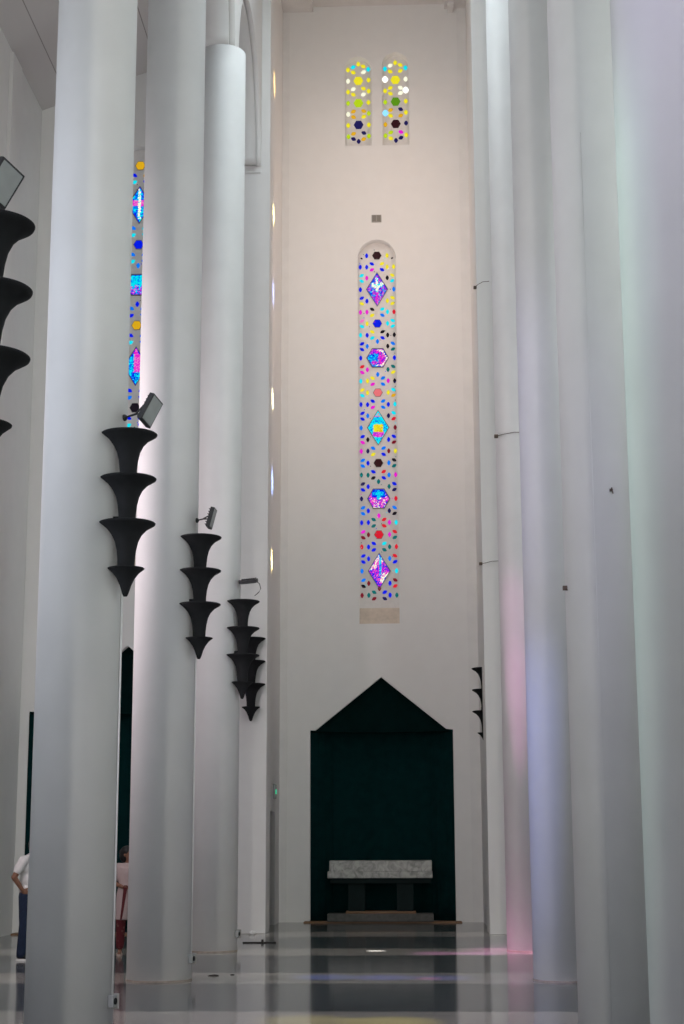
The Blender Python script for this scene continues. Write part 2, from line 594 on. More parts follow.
def pick(*cs):
    return PAL[rnd.choice(cs)]
MOTIF = {
    'bird': lambda u, v: pick('w', 'w', 'c') if (abs(u) < .11 and -.15 < v < .68) or (abs(v - .12 - .45 * abs(u)) < .12 and abs(u) < .55) else
            (pick('m', 'p', 'm', 'v') if abs(u) < 0.14 and v < 0 else pick('b', 'b', 'm', 's', 'c', 'v', 'p')),
    'wheel': lambda u, v: pick('w', 'p', 'w') if 0.72 < math.hypot(u, v) < 0.95 and u > -0.1 else
            (pick('c', 's', 's', 'b') if u < 0.05 and v < 0.75 and abs(math.hypot(u + .3, v + .5) - .6) < .35 else pick('m', 'p', 'm', 'b', 'm', 'v')),
    'book': lambda u, v: pick('y', 'y', 'y', 'o') if abs(u) < 0.42 and -0.24 < v < 0.2 else
            (pick('m', 'v', 'm', 'p') if abs(u) < 0.5 and -0.55 < v <= -0.24 else (pick('m', 'q', 'c') if v > 0.6 else pick('c', 'c', 'c', 's'))),
    'cross': lambda u, v: pick('c', 'c', 's') if (abs(u) < 0.12 and v > -0.1) or (abs(v - 0.5) < 0.14 and abs(u) < 0.5) else
            (pick('b', 's', 'b') if v > 0.1 and abs(u) < 0.6 else pick('m', 'm', 'p', 'v', 'w', 'b')),
    'sheaf': lambda u, v: pick('c', 's') if abs(u - .1) < 0.08 and v > -0.2 else
            (pick('w', 'w', 'p', 'm') if (v > 0.45 or u * v < -0.05) else pick('m', 'v', 'b', 'm', 'p', 'b')),
    'torch': lambda u, v: pick('w', 'c', 'w') if abs(u) < 0.1 else
            (pick('m', 'p') if abs(v - .1) < .16 else pick('c', 's', 'b', 'c', 'b', 's')),
    'panel': lambda u, v: pick('c', 'c', 's') if v > -0.1 else pick('m', 'b', 's', 'm', 'c'),
    'flame': lambda u, v: pick('m', 'm', 'p') if abs(u - .1) < 0.26 and v > -0.3 else pick('c', 's', 'b', 'b', 'c'),
}

ROWKEYS = [('A', 41, -114, 't'), ('B', 41, -66, 'T'), ('C', 82, -180, 'v'), ('D', 82, -92, 'v'), ('E', 82, 0, 'v'), ('F', 82, 92, 'v'),
           ('G', 82, 180, 'v'), ('H', 41, 66, 't'), ('I', 41, 114, 'T'), ('2', 123, -204, 't'), ('3', 123, -159, 'T'), ('4', 134, -91, 'v'),
           ('5', 123, -22, 't'), ('6', 123, 22, 'T'), ('7', 134, 91, 'v'), ('8', 123, 159, 't'), ('9', 123, 204, 'T'), ('0', 134, 272, 'v')]
MAIN = [dict(hx='z', E='by', F='by', H='by', I='mb', G='mk', **{'6': 'kk', '7': 'by', '8': 'cy', '9': 'cc', '0': 'bs'}),
        dict(hx='b', C='by', A='kc', B='ys', D='mc', E='yc', H='yk', I='cb', F='bk', G='sk', K='s',
             **{'2': 'by', '3': 'yy', '4': 'mr', '5': 'pc', '6': 'cc', '7': 'ck', '8': 'bs', '9': 'bt', '0': 'bb'}),
        dict(hx='q', J='s', C='mt', A='ys', B='ms', D='ym', E='yy', H='bs', I='ms', F='bb', G='sn',
             **{'2': 'rt', '3': 'my', '4': 'ck', '5': 'yc', '6': 'co', '7': 'bc', '8': 'bc', '9': 'br', '0': 'sd'}),
        dict(hx='z', C='kb', A='ss', B='yb', D='nd', E='bs', H='br', I='kb', F='ts', G='bt', K='t',
             **{'2': 'bb', '3': 'md', '4': 'my', '5': 'sk', '6': 'st', '7': 'tm', '8': 'nb', '9': 'bn', '0': 'nr'}),
        dict(hx='r', J='m', C='bn', A='tr', B='tr', D='bm', E='dm', H='bc', I='bt', F='bt', G='bs',
             **{'2': 'ss', '3': 'sk', '4': 'bc', '5': 'mr', '6': 'dt', '7': 'rr', '8': 'br', '9': 'bb', '0': 'sc'}),
        dict(hx=None, J='d', C='db', A='tb', B='dn', D='tb', **{'2': 'sd', '3': 'kr', '4': 'dt'})]
AISLE = [dict(hx='o', E='bs', F='rb', H='bo', I='cb', G='bc', **{'7': 'bc', '8': 'cs', '9': 'cc', '0': 'sb'}),
         dict(hx='b', C='bc', A='sc', B='cc', D='mc', E='sb', H='ss', I='cs', F='yb', G='cb', K='s',
              **{'2': 'bc', '3': 'cs', '4': 'cr', '5': 'bc', '6': 'cc', '7': 'cb', '8': 'bs', '9': 'bc', '0': 'bb'}),
         dict(hx='o', J='b', C='ob', A='ss', B='bs', D='rm', E='by', H='bs', I='cs', F='bb', G='sn',
              **{'2': 'rb', '3': 'my', '4': 'cb', '5': 'yc', '6': 'co', '7': 'bc', '8': 'bc', '9': 'br', '0': 'sd'}),
         dict(hx='k', C='bb', A='bb', B='sb', D='nd', E='bs', H='bb', I='cb', F='ts', G='bt', K='t',
              **{'2': 'bb', '3': 'md', '4': 'my', '5': 'sk', '6': 'st', '7': 'tm', '8': 'nb', '9': 'bn', '0': 'nr'}),
         dict(hx='r', J='m', C='bn', A='tr', B='tr', D='bm', E='dm', H='bc', I='bt', F='bb', G='bs',
              **{'2': 'ss', '3': 'sk', '4': 'bc', '5': 'mr', '6': 'dt', '7': 'rr', '8': 'br', '9': 'bb', '0': 'sc'}),
         dict(hx=None, J='d', C='db', A='tb', B='dn', D='tb', **{'2': 'sd', '3': 'kr', '4': 'dt'})]

def tall_window(name, cx, yf, zsill, ztop, zhex, step, table, motifs):
    yp = yf + 0.22
    bm = plate(arched(cx, WIN_W + 0.06, zsill + 0.3, ztop + 0.03), [], yp, yp + 0.1, 'Y')
    w = struct(obj(name, bm, M_TRACERY))
    g = Glass(yp)
    fr = bmesh.new()
    U = step / 272.0
    SX = 0.00291
    for i, row in enumerate(table):
        hz = zhex - 2 * step * i
        if row.get('hx'):
            g.hexa(cx, hz, 0.108, 0.094, row['hx'])
            frame_poly(fr, [(cx + 0.112 * math.cos(PI * k / 3), hz + 0.112 * math.sin(PI * k / 3)) for k in range(6)], yp, t=0.007, depth=0.012)
        for key, dx, dy, kind in ROWKEYS:
            if key not in row:
                continue
            for side, c in zip((-1, 1), row[key]):
                a = {'v': 0.0, 't': 1.05, 'T': -1.05}[kind] * (side if dx < 100 else -side)
                small = key == '6' and i == 0
                g.leaf(cx + side * dx * SX, hz - dy * U, a, c, L=0.03 if small else 0.060, W=0.02 if small else 0.039)
        if 'K' in row: g.leaf(cx, hz - 142 * U, 0, row['K'])
        if 'J' in row: g.leaf(cx, hz + 142 * U, 0, row['J'])
        # tiny dots between the panes
        for k in range(14):
            g.leaf(cx + rnd.choice((-1, 1)) * rnd.choice((0.06, 0.18, 0.31, 0.40)), hz - step + (k - 3) * step * 0.13, 0, rnd.choice('kzbtcm'), L=0.011, W=0.010) if i < len(table) - 1 else None
        if i < len(motifs):
            mz = hz - step
            if motifs[i][0] == 'D':
                hw, hh = 0.258, 0.42
                pts = [(cx - hw, mz), (cx, mz - hh), (cx + hw, mz), (cx, mz + hh)]
                ins = diamond_in(hw * 0.97, hh * 0.97)
            else:
                hw, hh = 0.262, 0.232
                pts = [(cx + hw, mz), (cx + hw / 2, mz + hh), (cx - hw / 2, mz + hh), (cx - hw, mz), (cx - hw / 2, mz - hh), (cx + hw / 2, mz - hh)]
                ins = hexa_in(hw * 0.96, hh * 0.96)
            g.poly([((x - cx) * 0.97 + cx, (z - mz) * 0.97 + mz) for x, z in pts], PAL['b' if motifs[i][1:] != 'book' else 'c'], d=-0.005)
            g.mosaic(ins, cx, mz, hw, hh, MOTIF[motifs[i][1:]])
            frame_poly(fr, pts, yp, t=0.015, depth=0.022)
    obj('glass', g.bm, M_GLASS, w)
    bmesh.ops.recalc_face_normals(fr, faces=fr.faces)
    obj('lead_frame', fr, M_LEAD, w)
    # sloping sill
    s = bmesh.new()
    vs = [s.verts.new(p) for p in [(cx - WIN_W / 2, yf + 0.004, zsill), (cx + WIN_W / 2, yf + 0.004, zsill), (cx + WIN_W / 2, yp, zsill + 0.38), (cx - WIN_W / 2, yp, zsill + 0.38),
                                   (cx - WIN_W / 2, yp, zsill - 0.02), (cx + WIN_W / 2, yp, zsill - 0.02)]]
    for f in ((0, 1, 2, 3), (0, 4, 5, 1), (0, 3, 4), (1, 5, 2), (3, 2, 5, 4)):
        s.faces.new([vs[i] for i in f])
    bmesh.ops.recalc_face_normals(s, faces=s.faces)
    obj('sill', s, M_SILL, w)
    return w

tall_window('window_1', WIN_X, YE, 6.45, 15.49, 15.17, 0.833, MAIN, ['Dbird', 'Hwheel', 'Dbook', 'Hcross', 'Dsheaf'])
tall_window('window_2', AWX, YP, 6.9, 15.95, 15.60, 0.875, AISLE, ['Dtorch', 'Hpanel', 'Dflame', 'Hcross', 'Dsheaf'])

LANC_A = [(188, 143, 'y', 0), (147, 167, 'c', 1), (228, 162, 'y', -1), (105, 190, 'y', 0), (268, 188, 'c', 0), (147, 212, 'y', -1), (230, 210, 'w', 1), (188, 282, 'y', 9),
          (105, 283, 'w', 0), (270, 277, 'y', 0), (147, 350, 'w', 1), (228, 346, 'y', -1), (105, 373, 'y', 0), (270, 368, 'y', 0), (147, 395, 'y', -1), (228, 395, 'w', 1), (188, 466, 'g', 9),
          (105, 466, 'g', 0), (268, 462, 'y', 0), (147, 534, 'o', 1), (230, 532, 'o', -1), (105, 556, 'w', 0), (270, 552, 'g', 0), (147, 580, 'o', -1), (230, 578, 'y', 1), (188, 645, 'n', 9),
          (105, 648, 'y', 0), (270, 646, 'y', 0), (147, 717, 'o', 1), (230, 712, 'n', -1), (107, 740, 'g', 0), (270, 738, 'g', 0), (147, 760, 'n', -1), (228, 762, 'o', 1), (188, 780, 'n', 0)]
LANC_B = [(188, 138, 'y', 0), (147, 160, 'w', 1), (228, 157, 'y', -1), (105, 187, 'c', 0), (270, 182, 'c', 0), (147, 210, 'y', -1), (228, 206, 'y', 1), (188, 280, 'y', 9),
          (105, 275, 'a', 0), (270, 275, 'w', 0), (147, 346, 'y', 1), (228, 346, 'w', -1), (105, 370, 'y', 0), (270, 366, 'a', 0), (147, 393, 'y', -1), (228, 390, 'w', 1), (188, 460, 'e', 9),
          (105, 463, 'g', 0), (270, 458, 'y', 0), (147, 528, 'o', 1), (228, 523, 'n', -1), (105, 552, 'u', 0), (270, 550, 'y', 0), (147, 575, 'y', -1), (228, 575, 'o', 1), (188, 643, 'z', 9),
          (105, 647, 'o', 0), (270, 638, 'n', 0), (147, 712, 'g', 1), (228, 710, 'm', -1), (105, 738, 'g', 0), (270, 735, 'y', 0), (147, 760, 'y', -1), (228, 757, 'n', 1), (188, 778, 'n', 0)]
for i, (lx, lst) in enumerate(zip(LANCETS, (LANC_A, LANC_B))):
    yp = YE + 0.2
    bm = plate(arched(lx, LAN_W + 0.06, 17.78, 20.16 + 0.09 * i), [], yp, yp + 0.1, 'Y')
    w = struct(obj('window_%d' % (3 + i), bm, M_TRACERY))
    g = Glass(yp)
    for (px, py, c, k) in lst:
        x = lx + (px - 188) / 8.05 * 0.02395
        z = 20.03 - (py - 143) / 8.05 * 0.02515
        if k == 9:
            g.hexa(x, z, 0.118, 0.105, c)
        else:
            big = c in 'au'
            g.leaf(x, z, k * 1.1, c, L=0.085 if big else 0.064, W=0.075 if big else 0.050)
    obj('glass', g.bm, M_GLASS, w)

# ------------------------------------------------------------------ vent, exit light
t = thing('wall_vent', 'small grey two-slot vent on the far wall above the tall stained window', 'vent', (-0.612, YE, 16.0))
bm = bmesh.new(); add_box(bm, (-0.115, -0.03, -0.09), (0.115, 0.0, 0.09), bevel=0.008); obj('frame', bm, M_VENT, t)
for sx in (-1, 1):
    bm = bmesh.new()
    for k in range(5):
        add_box(bm, (sx * 0.052 - 0.042, -0.036, -0.068 + k * 0.029), (sx * 0.052 + 0.042, -0.029, -0.050 + k * 0.029))
    obj('louvre', bm, M_LOUVRE, t)
t = thing('exit_light', 'small emergency light with green glow above the sanctuary side door', 'light', (-2.83, 34.1, 2.72))
bm = bmesh.new(); add_box(bm, (0.0, -0.2, -0.14), (0.05, 0.2, 0.16), bevel=0.012); obj('housing', bm, M_GREYBOX, t)
bm = bmesh.new(); add_box(bm, (0.049, -0.05, -0.04), (0.056, 0.12, 0.05)); obj('lamp', bm, emit_mat('green_glow', (0.05, 0.9, 0.45), 1.0), t)

# ------------------------------------------------------------------ sconces
CUP = [(0.082, -0.455), (0.084, -0.36), (0.094, -0.27), (0.112, -0.19), (0.145, -0.12), (0.195, -0.065), (0.245, -0.035), (0.272, -0.018), (0.276, -0.006), (0.268, 0.0), (0.255, -0.006), (0.18, -0.03), (0.10, -0.05)]
TIP = [(0.018, -0.275), (0.030, -0.25), (0.055, -0.17), (0.085, -0.105), (0.125, -0.05), (0.16, -0.022), (0.176, -0.010), (0.178, -0.004), (0.172, 0.0), (0.16, -0.005), (0.10, -0.02)]
def clip_col(v, off):
    """keep the shape outside the column it hangs on (column axis at -off)"""
    p = Vector((v.x + off[0], v.y + off[1]))
    l = p.length
    if l < RC + 0.002:
        p *= (RC + 0.002) / l
        return Vector((p.x - off[0], p.y - off[1], v.z))
    return v
def sconce(label, loc, clip, bracket):
    t = thing('wall_sconce', label, 'wall sconce', loc, 'black four-tier sconces')
    for k in range(4):
        bm = bmesh.new()
        prof = CUP if k < 3 else TIP
        add_lathe(bm, [(r, z) for r, z in prof], seg=56)
        bmesh.ops.subdivide_edges(bm, edges=[e for e in bm.edges if e.calc_length() > 0.08], cuts=1)
        for v in bm.verts:
            v.co.z -= 0.443 * k
            v.co = clip(v.co)
        bmesh.ops.remove_doubles(bm, verts=bm.verts, dist=1e-4)
        obj('cup', bm, M_BLACK, t, smooth=True)
    bm = bmesh.new()
    add_box(bm, *bracket, bevel=0.006)
    obj('bracket', bm, M_BLACK, t)
    return t
SL = ['black four-tier sconce cut by the left picture edge, largest of all',
      'black four-tier sconce on the widest left column, under the floodlight with a grey face',
      'black four-tier sconce on the second left column, under the narrow edge-on floodlight',
      'black four-tier sconce on the last left column, under the flat cable-hung floodlight',
      'black four-tier sconce half hidden behind another, on the flat pier left of the sanctuary',
      'black four-tier sconce peeking past a white pier, right of the green gabled recess']
SOFF = (0.475, -0.23)
for k, y in enumerate(ROWS):
    off = SOFF if k else (0.53, -0.23)
    sconce(SL[k], (XL + off[0], y + off[1], (5.60, 5.61, 5.62, 5.58)[k]), lambda v, o=off: clip_col(v, o),
           ((-0.30, 0.0, -0.9), (-0.06, 0.06, -0.82)))
def clip_y(v): return Vector((v.x, min(v.y, 0.15), v.z))
sconce(SL[4], (-3.03, YP - 0.15, 5.58), clip_y, ((-0.05, 0.05, -0.9), (0.05, 0.15, -0.8)))
def clip_x(v): return Vector((min(v.x, -0.04), v.y, v.z))
sconce(SL[5], (1.60, 33.6, 5.22), clip_x, ((-0.09, -0.05, -0.9), (-0.04, 0.05, -0.8)))

# ------------------------------------------------------------------ floodlights
def floodlight(label, center, along, normal, L, W, mount, hang=None):
    """along: long axis; normal: where the lamp face looks; mount: point on the column"""
    c, n = Vector(center), Vector(normal).normalized()
    a = Vector(along).normalized()
    a = (a - n * a.dot(n)).normalized()
    w = n.cross(a).normalized()
    t = thing('floodlight', label, 'floodlight', center, 'floodlights above the sconces')
    M = Matrix(((a.x, w.x, n.x), (a.y, w.y, n.y), (a.z, w.z, n.z)))
    def put(bm):
        for v in bm.verts:
            v.co = M @ v.co
        return bm
    bm = bmesh.new()
    add_box(bm, (-L / 2, -W / 2, -0.035), (L / 2, W / 2, 0.02), bevel=0.008)
    for k in range(7):
        x = -L / 2 + 0.03 + k * (L - 0.06) / 6
        add_box(bm, (x - 0.004, -W / 2 + 0.02, -0.055), (x + 0.004, W / 2 - 0.02, -0.03))
    obj('housing', put(bm), M_DARKMETAL, t)
    bm = bmesh.new()
    add_box(bm, (-L / 2 + 0.016, -W / 2 + 0.016, 0.015), (L / 2 - 0.016, W / 2 - 0.016, 0.024), bevel=0.003)
    obj('lens', put(bm), M_LENS, t)
    bm = bmesh.new()
    m = Vector(mount) - c
    e1, e2 = -n * 0.04 + w * (W / 2) * 0.8, -n * 0.04 - w * (W / 2) * 0.8
    mid = (m + (e1 + e2) / 2) / 2
    add_tube(bm, [m, mid, e1], 0.009)
    add_tube(bm, [m, mid * 0.9 + e2 * 0.1, e2], 0.009)
    obj('bracket', bm, M_DARKMETAL, t)
    bm = bmesh.new()
    bmesh.ops.create_icosphere(bm, subdivisions=2, radius=0.035, matrix=Matrix.Translation(m))
    obj('mounting_knob', bm, M_DARKMETAL, t)
    if hang:
        bm = bmesh.new()
        add_tube(bm, [Vector(p) - c for p in hang], 0.007)
        obj('cable', bm, M_DARKMETAL, t)
    return t
FL = ['floodlight with grey glass face at the left picture edge above the largest sconce',
      'tilted floodlight with grey glass face above the sconce on the widest left column',
      'dark floodlight seen edge-on above the sconce on the second left column',
      'flat dark floodlight with a hanging cable above the last left column sconce']
floodlight(FL[0], (-2.57, 9.66, 5.86), (0.42, 0.1, 0.88), (0.74, -0.56, -0.30), 0.27, 0.21, (-2.79, 9.80, 5.84))
floodlight(FL[1], (-2.48, 15.16, 5.83), (0.50, 0.1, 0.85), (0.86, -0.38, -0.33), 0.29, 0.21, (-2.77, 15.34, 5.81))
floodlight(FL[2], (-2.55, 20.72, 5.87), (0.30, 0.0, 0.95), (0.96, -0.06, -0.25), 0.27, 0.20, (-2.77, 20.86, 5.87))
floodlight(FL[3], (-2.60, 26.22, 5.90), (0.98, -0.05, -0.10), (0.10, 0.25, -0.95), 0.28, 0.2, (-2.77, 26.36, 5.92),
           hang=[(-2.47, 26.2, 5.90), (-2.42, 26.18, 5.86), (-2.40, 26.18, 5.78), (-2.43, 26.18, 5.72), (-2.5, 26.18, 5.66)])

# ------------------------------------------------------------------ conduits and socket boxes at the columns
def conduit(label, x, y, z0, z1, r=0.009, mat=M_COLUMN):
    bm = bmesh.new(); add_tube(bm, [(0, 0, z0), (0, 0, (z0 + z1) / 2), (0, 0, z1)], r, 10)
    t = tag(obj('conduit', bm, mat, None, smooth=True), label, 'conduit')
    t.location = (x, y, 0)
    return t
def on_col(x, y, ang, d=0.0):
    return x + (RC + d) * math.cos(ang), y + (RC + d) * math.sin(ang)
px, py = on_col(XL, ROWS[1], math.radians(-9), 0.012)
conduit('thin white conduit running down the nave edge of the widest left column', px, py, 0.32, 4.3)
px, py = on_col(XL, ROWS[2], math.radians(-9), 0.012)
conduit('thin white conduit running down the nave edge of the second left column', px, py, 0.32, 4.3)
px, py = on_col(XR, ROWS[1], math.radians(-112), 0.003)
conduit('very thin grey conduit running up the face of the grey right column', px, py, 0.0, 8.6, r=0.0024)

def socket_box(label, x, y, z, rot):
    t = thing('socket_box', label, 'socket box', (x, y, z), 'socket boxes at the column feet', rotz=rot)
    bm = bmesh.new(); add_box(bm, (0.0, -0.045, -0.055), (0.055, 0.045, 0.055), bevel=0.008); obj('housing', bm, M_GREYBOX, t)
    bm = bmesh.new(); add_lathe(bm, [(0.030, 0.0), (0.030, 0.012), (0.022, 0.014)], seg=20)
    for v in bm.verts: v.co = Vector((0.053 + v.co.z, v.co.x, v.co.y))
    obj('socket', bm, M_BLACK, t)
    bm = bmesh.new(); add_box(bm, (0.0, 0.045, -0.07), (0.07, 0.062, 0.065), bevel=0.004); obj('cover', bm, M_VENT, t)
    return t
a = math.radians(-14)
for k, lab in ((1, 'grey socket box low on the widest left column, with an open side cover'),
               (2, 'small grey socket box low on the second left column'),
               (3, 'dark round-faced socket box at the foot of the last left column')):
    px, py = on_col(XL, ROWS[k], a, 0.0)
    socket_box(lab, px, py, 0.27, a)

# ------------------------------------------------------------------ little hooks with wire on the right-hand columns
def hook(label, x, y, z, wire, k=1.0):
    t = thing('wire_hook', label, 'hook', (x, y, z))
    bm = bmesh.new(); add_box(bm, (-0.035 * k, -0.03 * k, -0.025 * k), (0.03 * k, 0.03 * k, 0.03 * k), bevel=0.006 * k); obj('bracket', bm, M_RUST, t)
    bm = bmesh.new(); add_tube(bm, [(0, -0.02, 0)] + wire, 0.006, 6); obj('wire', bm, M_RUST, t)
    return t
hook('rusty hook with bent wire on the pink-lit column, upper of two', 1.52, 26.2, 8.31, [(0.1, -0.13, 0.0), (0.28, -0.19, 0.02), (0.42, -0.18, 0.02)])
hook('rusty hook with wire on the pier edge below the upper hook', 1.445, 31.03, 6.98, [(0.02, -0.05, 0.0), (0.1, -0.06, 0.01), (0.2, -0.06, 0.04), (0.34, -0.06, 0.045)])
hook('rusty hook with curled wire high on the right sanctuary pier', 1.445, 31.03, 12.62, [(0.02, -0.05, 0.02), (0.06, -0.06, 0.05), (0.15, -0.06, 0.1), (0.28, -0.06, 0.11)])
px, py = on_col(XR, ROWS[1], math.radians(190), 0.01)
hook('dark stub hook on the left edge of the conduit column', px, py, 4.07, [(0.0, -0.05, 0.0), (0.01, -0.06, -0.03)], 0.75)
px, py = on_col(XR, ROWS[1], math.radians(-88), 0.010)
hook('dark stub hook in the middle of the grey right column face', px, py, 4.95, [(0.0, -0.03, 0.02), (0.01, -0.03, -0.04)], 0.45)

# ------------------------------------------------------------------ green recess, altar
def backdrop(name, label, cx, yw, w, eave, apex):
    t = thing(name, label, 'backdrop', (cx, yw, 0), 'dark green gabled recesses')
    # back cloth with soft folds, splayed sides
    def sheet(x0, y0, x1, y1, z0, z1, nu, amp, ph):
        bm = bmesh.new()
        nrm = Vector((y1 - y0, -(x1 - x0), 0)).normalized()
        g = []
        for i in range(nu + 1):
            u = i / nu
            col = []
            for j in range(9):
                v = j / 8
                fold = amp * (1 - 0.6 * v) * (math.sin(u * 23 + ph) * 0.6 + math.sin(u * 41 + 1.3 * ph + v) * 0.4)
                p = Vector((x0 + (x1 - x0) * u, y0 + (y1 - y0) * u, z0 + (z1 - z0) * v)) + nrm * fold
                col.append(bm.verts.new(p))
            g.append(col)
        for i in range(nu):
            for j in range(8):
                bm.faces.new((g[i][j], g[i + 1][j], g[i + 1][j + 1], g[i][j + 1]))
        bmesh.ops.solidify(bm, geom=bm.faces[:], thickness=0.012)
        return bm
    d = 0.40
    xi = w - 0.50
    obj('back_cloth', sheet(-xi - 0.05, d + 0.01, xi + 0.05, d + 0.01, 0.02, eave + 0.12, 90, 0.012, 0.4), M_GREEN, t, smooth=True)
    obj('side_cloth', sheet(-w + 0.008, 0.02, -xi, d, 0.02, eave + 0.12, 40, 0.010, 1.0), M_GREEN, t, smooth=True)
    obj('side_cloth', sheet(xi, d, w - 0.008, 0.02, 0.02, eave + 0.12, 40, 0.010, 2.0), M_GREEN, t, smooth=True)
    # gable: folded triangular cloth, its lower hem rolled
    bm = bmesh.new()
    B = [(-w + 0.01, 0.05, eave - 0.03), (0.0, 0.10, eave - 0.05), (0.62, 0.03, eave - 0.04), (w - 0.01, 0.08, eave - 0.03)]
    T = [(-1.44, 0.06, eave + 0.0), (0.0, 0.20, apex - 0.0), (0.02, 0.20, apex - 0.01), (1.41, 0.09, eave + 0.02)]
    vs = [bm.verts.new(p) for p in B + T]
    for f in ((0, 1, 5, 4), (1, 2, 6, 5), (2, 3, 7, 6)):
        bm.faces.new([vs[i] for i in f])
    bmesh.ops.subdivide_edges(bm, edges=bm.edges[:], cuts=2, use_grid_fill=True)
    bmesh.ops.solidify(bm, geom=bm.faces[:], thickness=0.015)
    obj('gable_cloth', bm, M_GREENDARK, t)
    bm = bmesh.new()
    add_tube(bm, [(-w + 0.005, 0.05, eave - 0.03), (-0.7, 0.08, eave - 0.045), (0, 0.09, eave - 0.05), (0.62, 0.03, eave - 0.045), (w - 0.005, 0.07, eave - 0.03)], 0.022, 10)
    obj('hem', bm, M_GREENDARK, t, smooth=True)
    return t
backdrop('altar_backdrop', 'dark green gabled cloth recess in the far wall behind the marble altar table', NICHE_X, YE, 1.57, 4.10, 5.27)
backdrop('altar_backdrop', 'dark green gabled cloth recess in the left aisle wall behind the two people', AWX, YP, 1.90, 4.20, 5.48)

def platform(label, cx, yw, w):
    t = thing('altar_platform', label, 'platform', (cx, yw, 0), 'wooden altar platforms')
    bm = bmesh.new(); add_box(bm, (-w - 0.11, -0.32, 0.0), (w + 0.11, -0.002, 0.03), bevel=0.008)
    add_box(bm, (-w + 0.012, -0.01, 0.0), (w - 0.012, 0.012, 0.03))
    obj('boards', bm, M_WOOD, t)
    bm = bmesh.new(); add_box(bm, (-w - 0.12, -0.335, 0.0), (w + 0.12, -0.318, 0.022), bevel=0.004)
    obj('edge_strip', bm, M_WOOD, t)
    return t
platform('low brown wooden platform under the marble altar table', NICHE_X, YE, 1.57)
platform('low brown wooden platform on the floor behind the man in jeans', AWX, YP, 1.90)

def altar(label, cx, y):
    t = thing('altar_table', label, 'altar table', (cx, y, 0.03))
    bm = bmesh.new()
    add_box(bm, (-1.10, -0.42, 0.95), (1.10, 0.25, 1.27), bevel=0.015); obj('tabletop', bm, M_MARBLE, t)
    bm = bmesh.new(); add_box(bm, (-1.135, -0.45, 0.90), (1.11, 0.25, 1.045), bevel=0.012); obj('edge_slab', bm, M_MARBLE, t)
    bm = bmesh.new(); add_box(bm, (-1.08, -0.38, 0.79), (1.08, 0.2, 0.90), bevel=0.008); obj('apron', bm, M_GREENSTONE, t)
    for sx in (-1, 1):
        bm = bmesh.new(); add_box(bm, (sx * 0.52 - 0.18, -0.30, 0.21), (sx * 0.52 + 0.18, 0.12, 0.79), bevel=0.01)
        obj('pedestal', bm, M_GREENSTONE, t)
    bm = bmesh.new(); add_box(bm, (-0.75, -0.34, 0.16), (0.75, 0.15, 0.21), bevel=0.006); obj('wooden_base', bm, M_WOOD, t)
    bm = bmesh.new(); add_box(bm, (-1.14, -0.50, 0.0), (1.12, 0.22, 0.16), bevel=0.012); obj('stone_step', bm, M_STONE, t)
    return t
altar('grey marble altar table on two green pedestals before the green recess', -0.63, YE + 0.10)

# ------------------------------------------------------------------ small things on the floor
t = thing('metal_rod', 'thin dark rod lying on the floor beside the last left column', 'rod', (-2.58, 28.5, 0.0), rotz=0.02)
bm = bmesh.new(); add_tube(bm, [(-0.3, 0, 0.011), (0.0, 0, 0.011), (0.27, 0.01, 0.011)], 0.011); obj('shaft', bm, M_SCRAP, t)
bm = bmesh.new(); add_box(bm, (0.02, -0.03, 0.0), (0.06, 0.03, 0.06), bevel=0.005); obj('fitting', bm, M_SCRAP, t)
def scrap(label, x, y, s, mat, name='floor_scrap'):
    bm = bmesh.new()
    bmesh.ops.create_icosphere(bm, subdivisions=2, radius=1.0)
    for v in bm.verts:
        v.co = Vector((v.co.x * s[0] * rnd.uniform(.8, 1.1), v.co.y * s[1] * rnd.uniform(.8, 1.1), max(-s[2] * 0.6, v.co.z * s[2] * rnd.uniform(.7, 1.1))))
    mz = min(v.co.z for v in bm.verts)
    for v in bm.verts:
        v.co += Vector((x, y, -mz))
    return tag(obj(name, bm, mat), label, 'scrap')
scrap('dark flat scrap on the pale floor band by the second left column', -2.56, 21.6, (0.075, 0.05, 0.012), M_SCRAP)
scrap('tiny dark scrap on the pale floor band right of the flat scrap', -2.33, 21.75, (0.03, 0.03, 0.008), M_SCRAP)
scrap('crumpled white paper at the foot of the pier by the dark rod', -2.96, 31.05, (0.07, 0.05, 0.05), M_PAPER, 'crumpled_paper')

# ------------------------------------------------------------------ people
def capsule(bm, p0, p1, r0, r1, seg=14):
    p0, p1 = Vector(p0), Vector(p1)
    ax = p1 - p0
    L = ax.length
    t = ax / L if L > 1e-6 else Vector((0, 0, 1))
    ref = Vector((0, 0, 1)) if abs(t.z) < 0.9 else Vector((1, 0, 0))
    a = t.cross(ref).normalized()
    b = t.cross(a)
    prof = [(-r0 * math.cos(q), r0 * math.sin(q)) for q in (0.35, 0.8, 1.2)] + [(0, r0), (L / 2, (r0 + r1) / 2), (L, r1)] + [(L + r1 * math.sin(q), r1 * math.cos(q)) for q in (0.4, 0.8, 1.2)]
    rings = [[bm.verts.new(p0 + t * h + r * (math.cos(2 * PI * k / seg) * a + math.sin(2 * PI * k / seg) * b)) for k in range(seg)] for h, r in prof]
    for x, y in zip(rings, rings[1:]):
        for k in range(seg):
            bm.faces.new((x[k], x[(k + 1) % seg], y[(k + 1) % seg], y[k]))
    bm.faces.new(rings[0]); bm.faces.new(rings[-1])
def chain(bm, pts, rs):
    for i in range(len(pts) - 1):
        capsule(bm, pts[i], pts[i + 1], rs[i], rs[i + 1])
def ell(bm, c, r, rot=None):
    M = Matrix.Translation(c) @ (rot.to_4x4() if rot else Matrix.Identity(4)) @ Matrix.Diagonal((*r, 1))
    bmesh.ops.create_uvsphere(bm, u_segments=20, v_segments=14, radius=1.0, matrix=M)
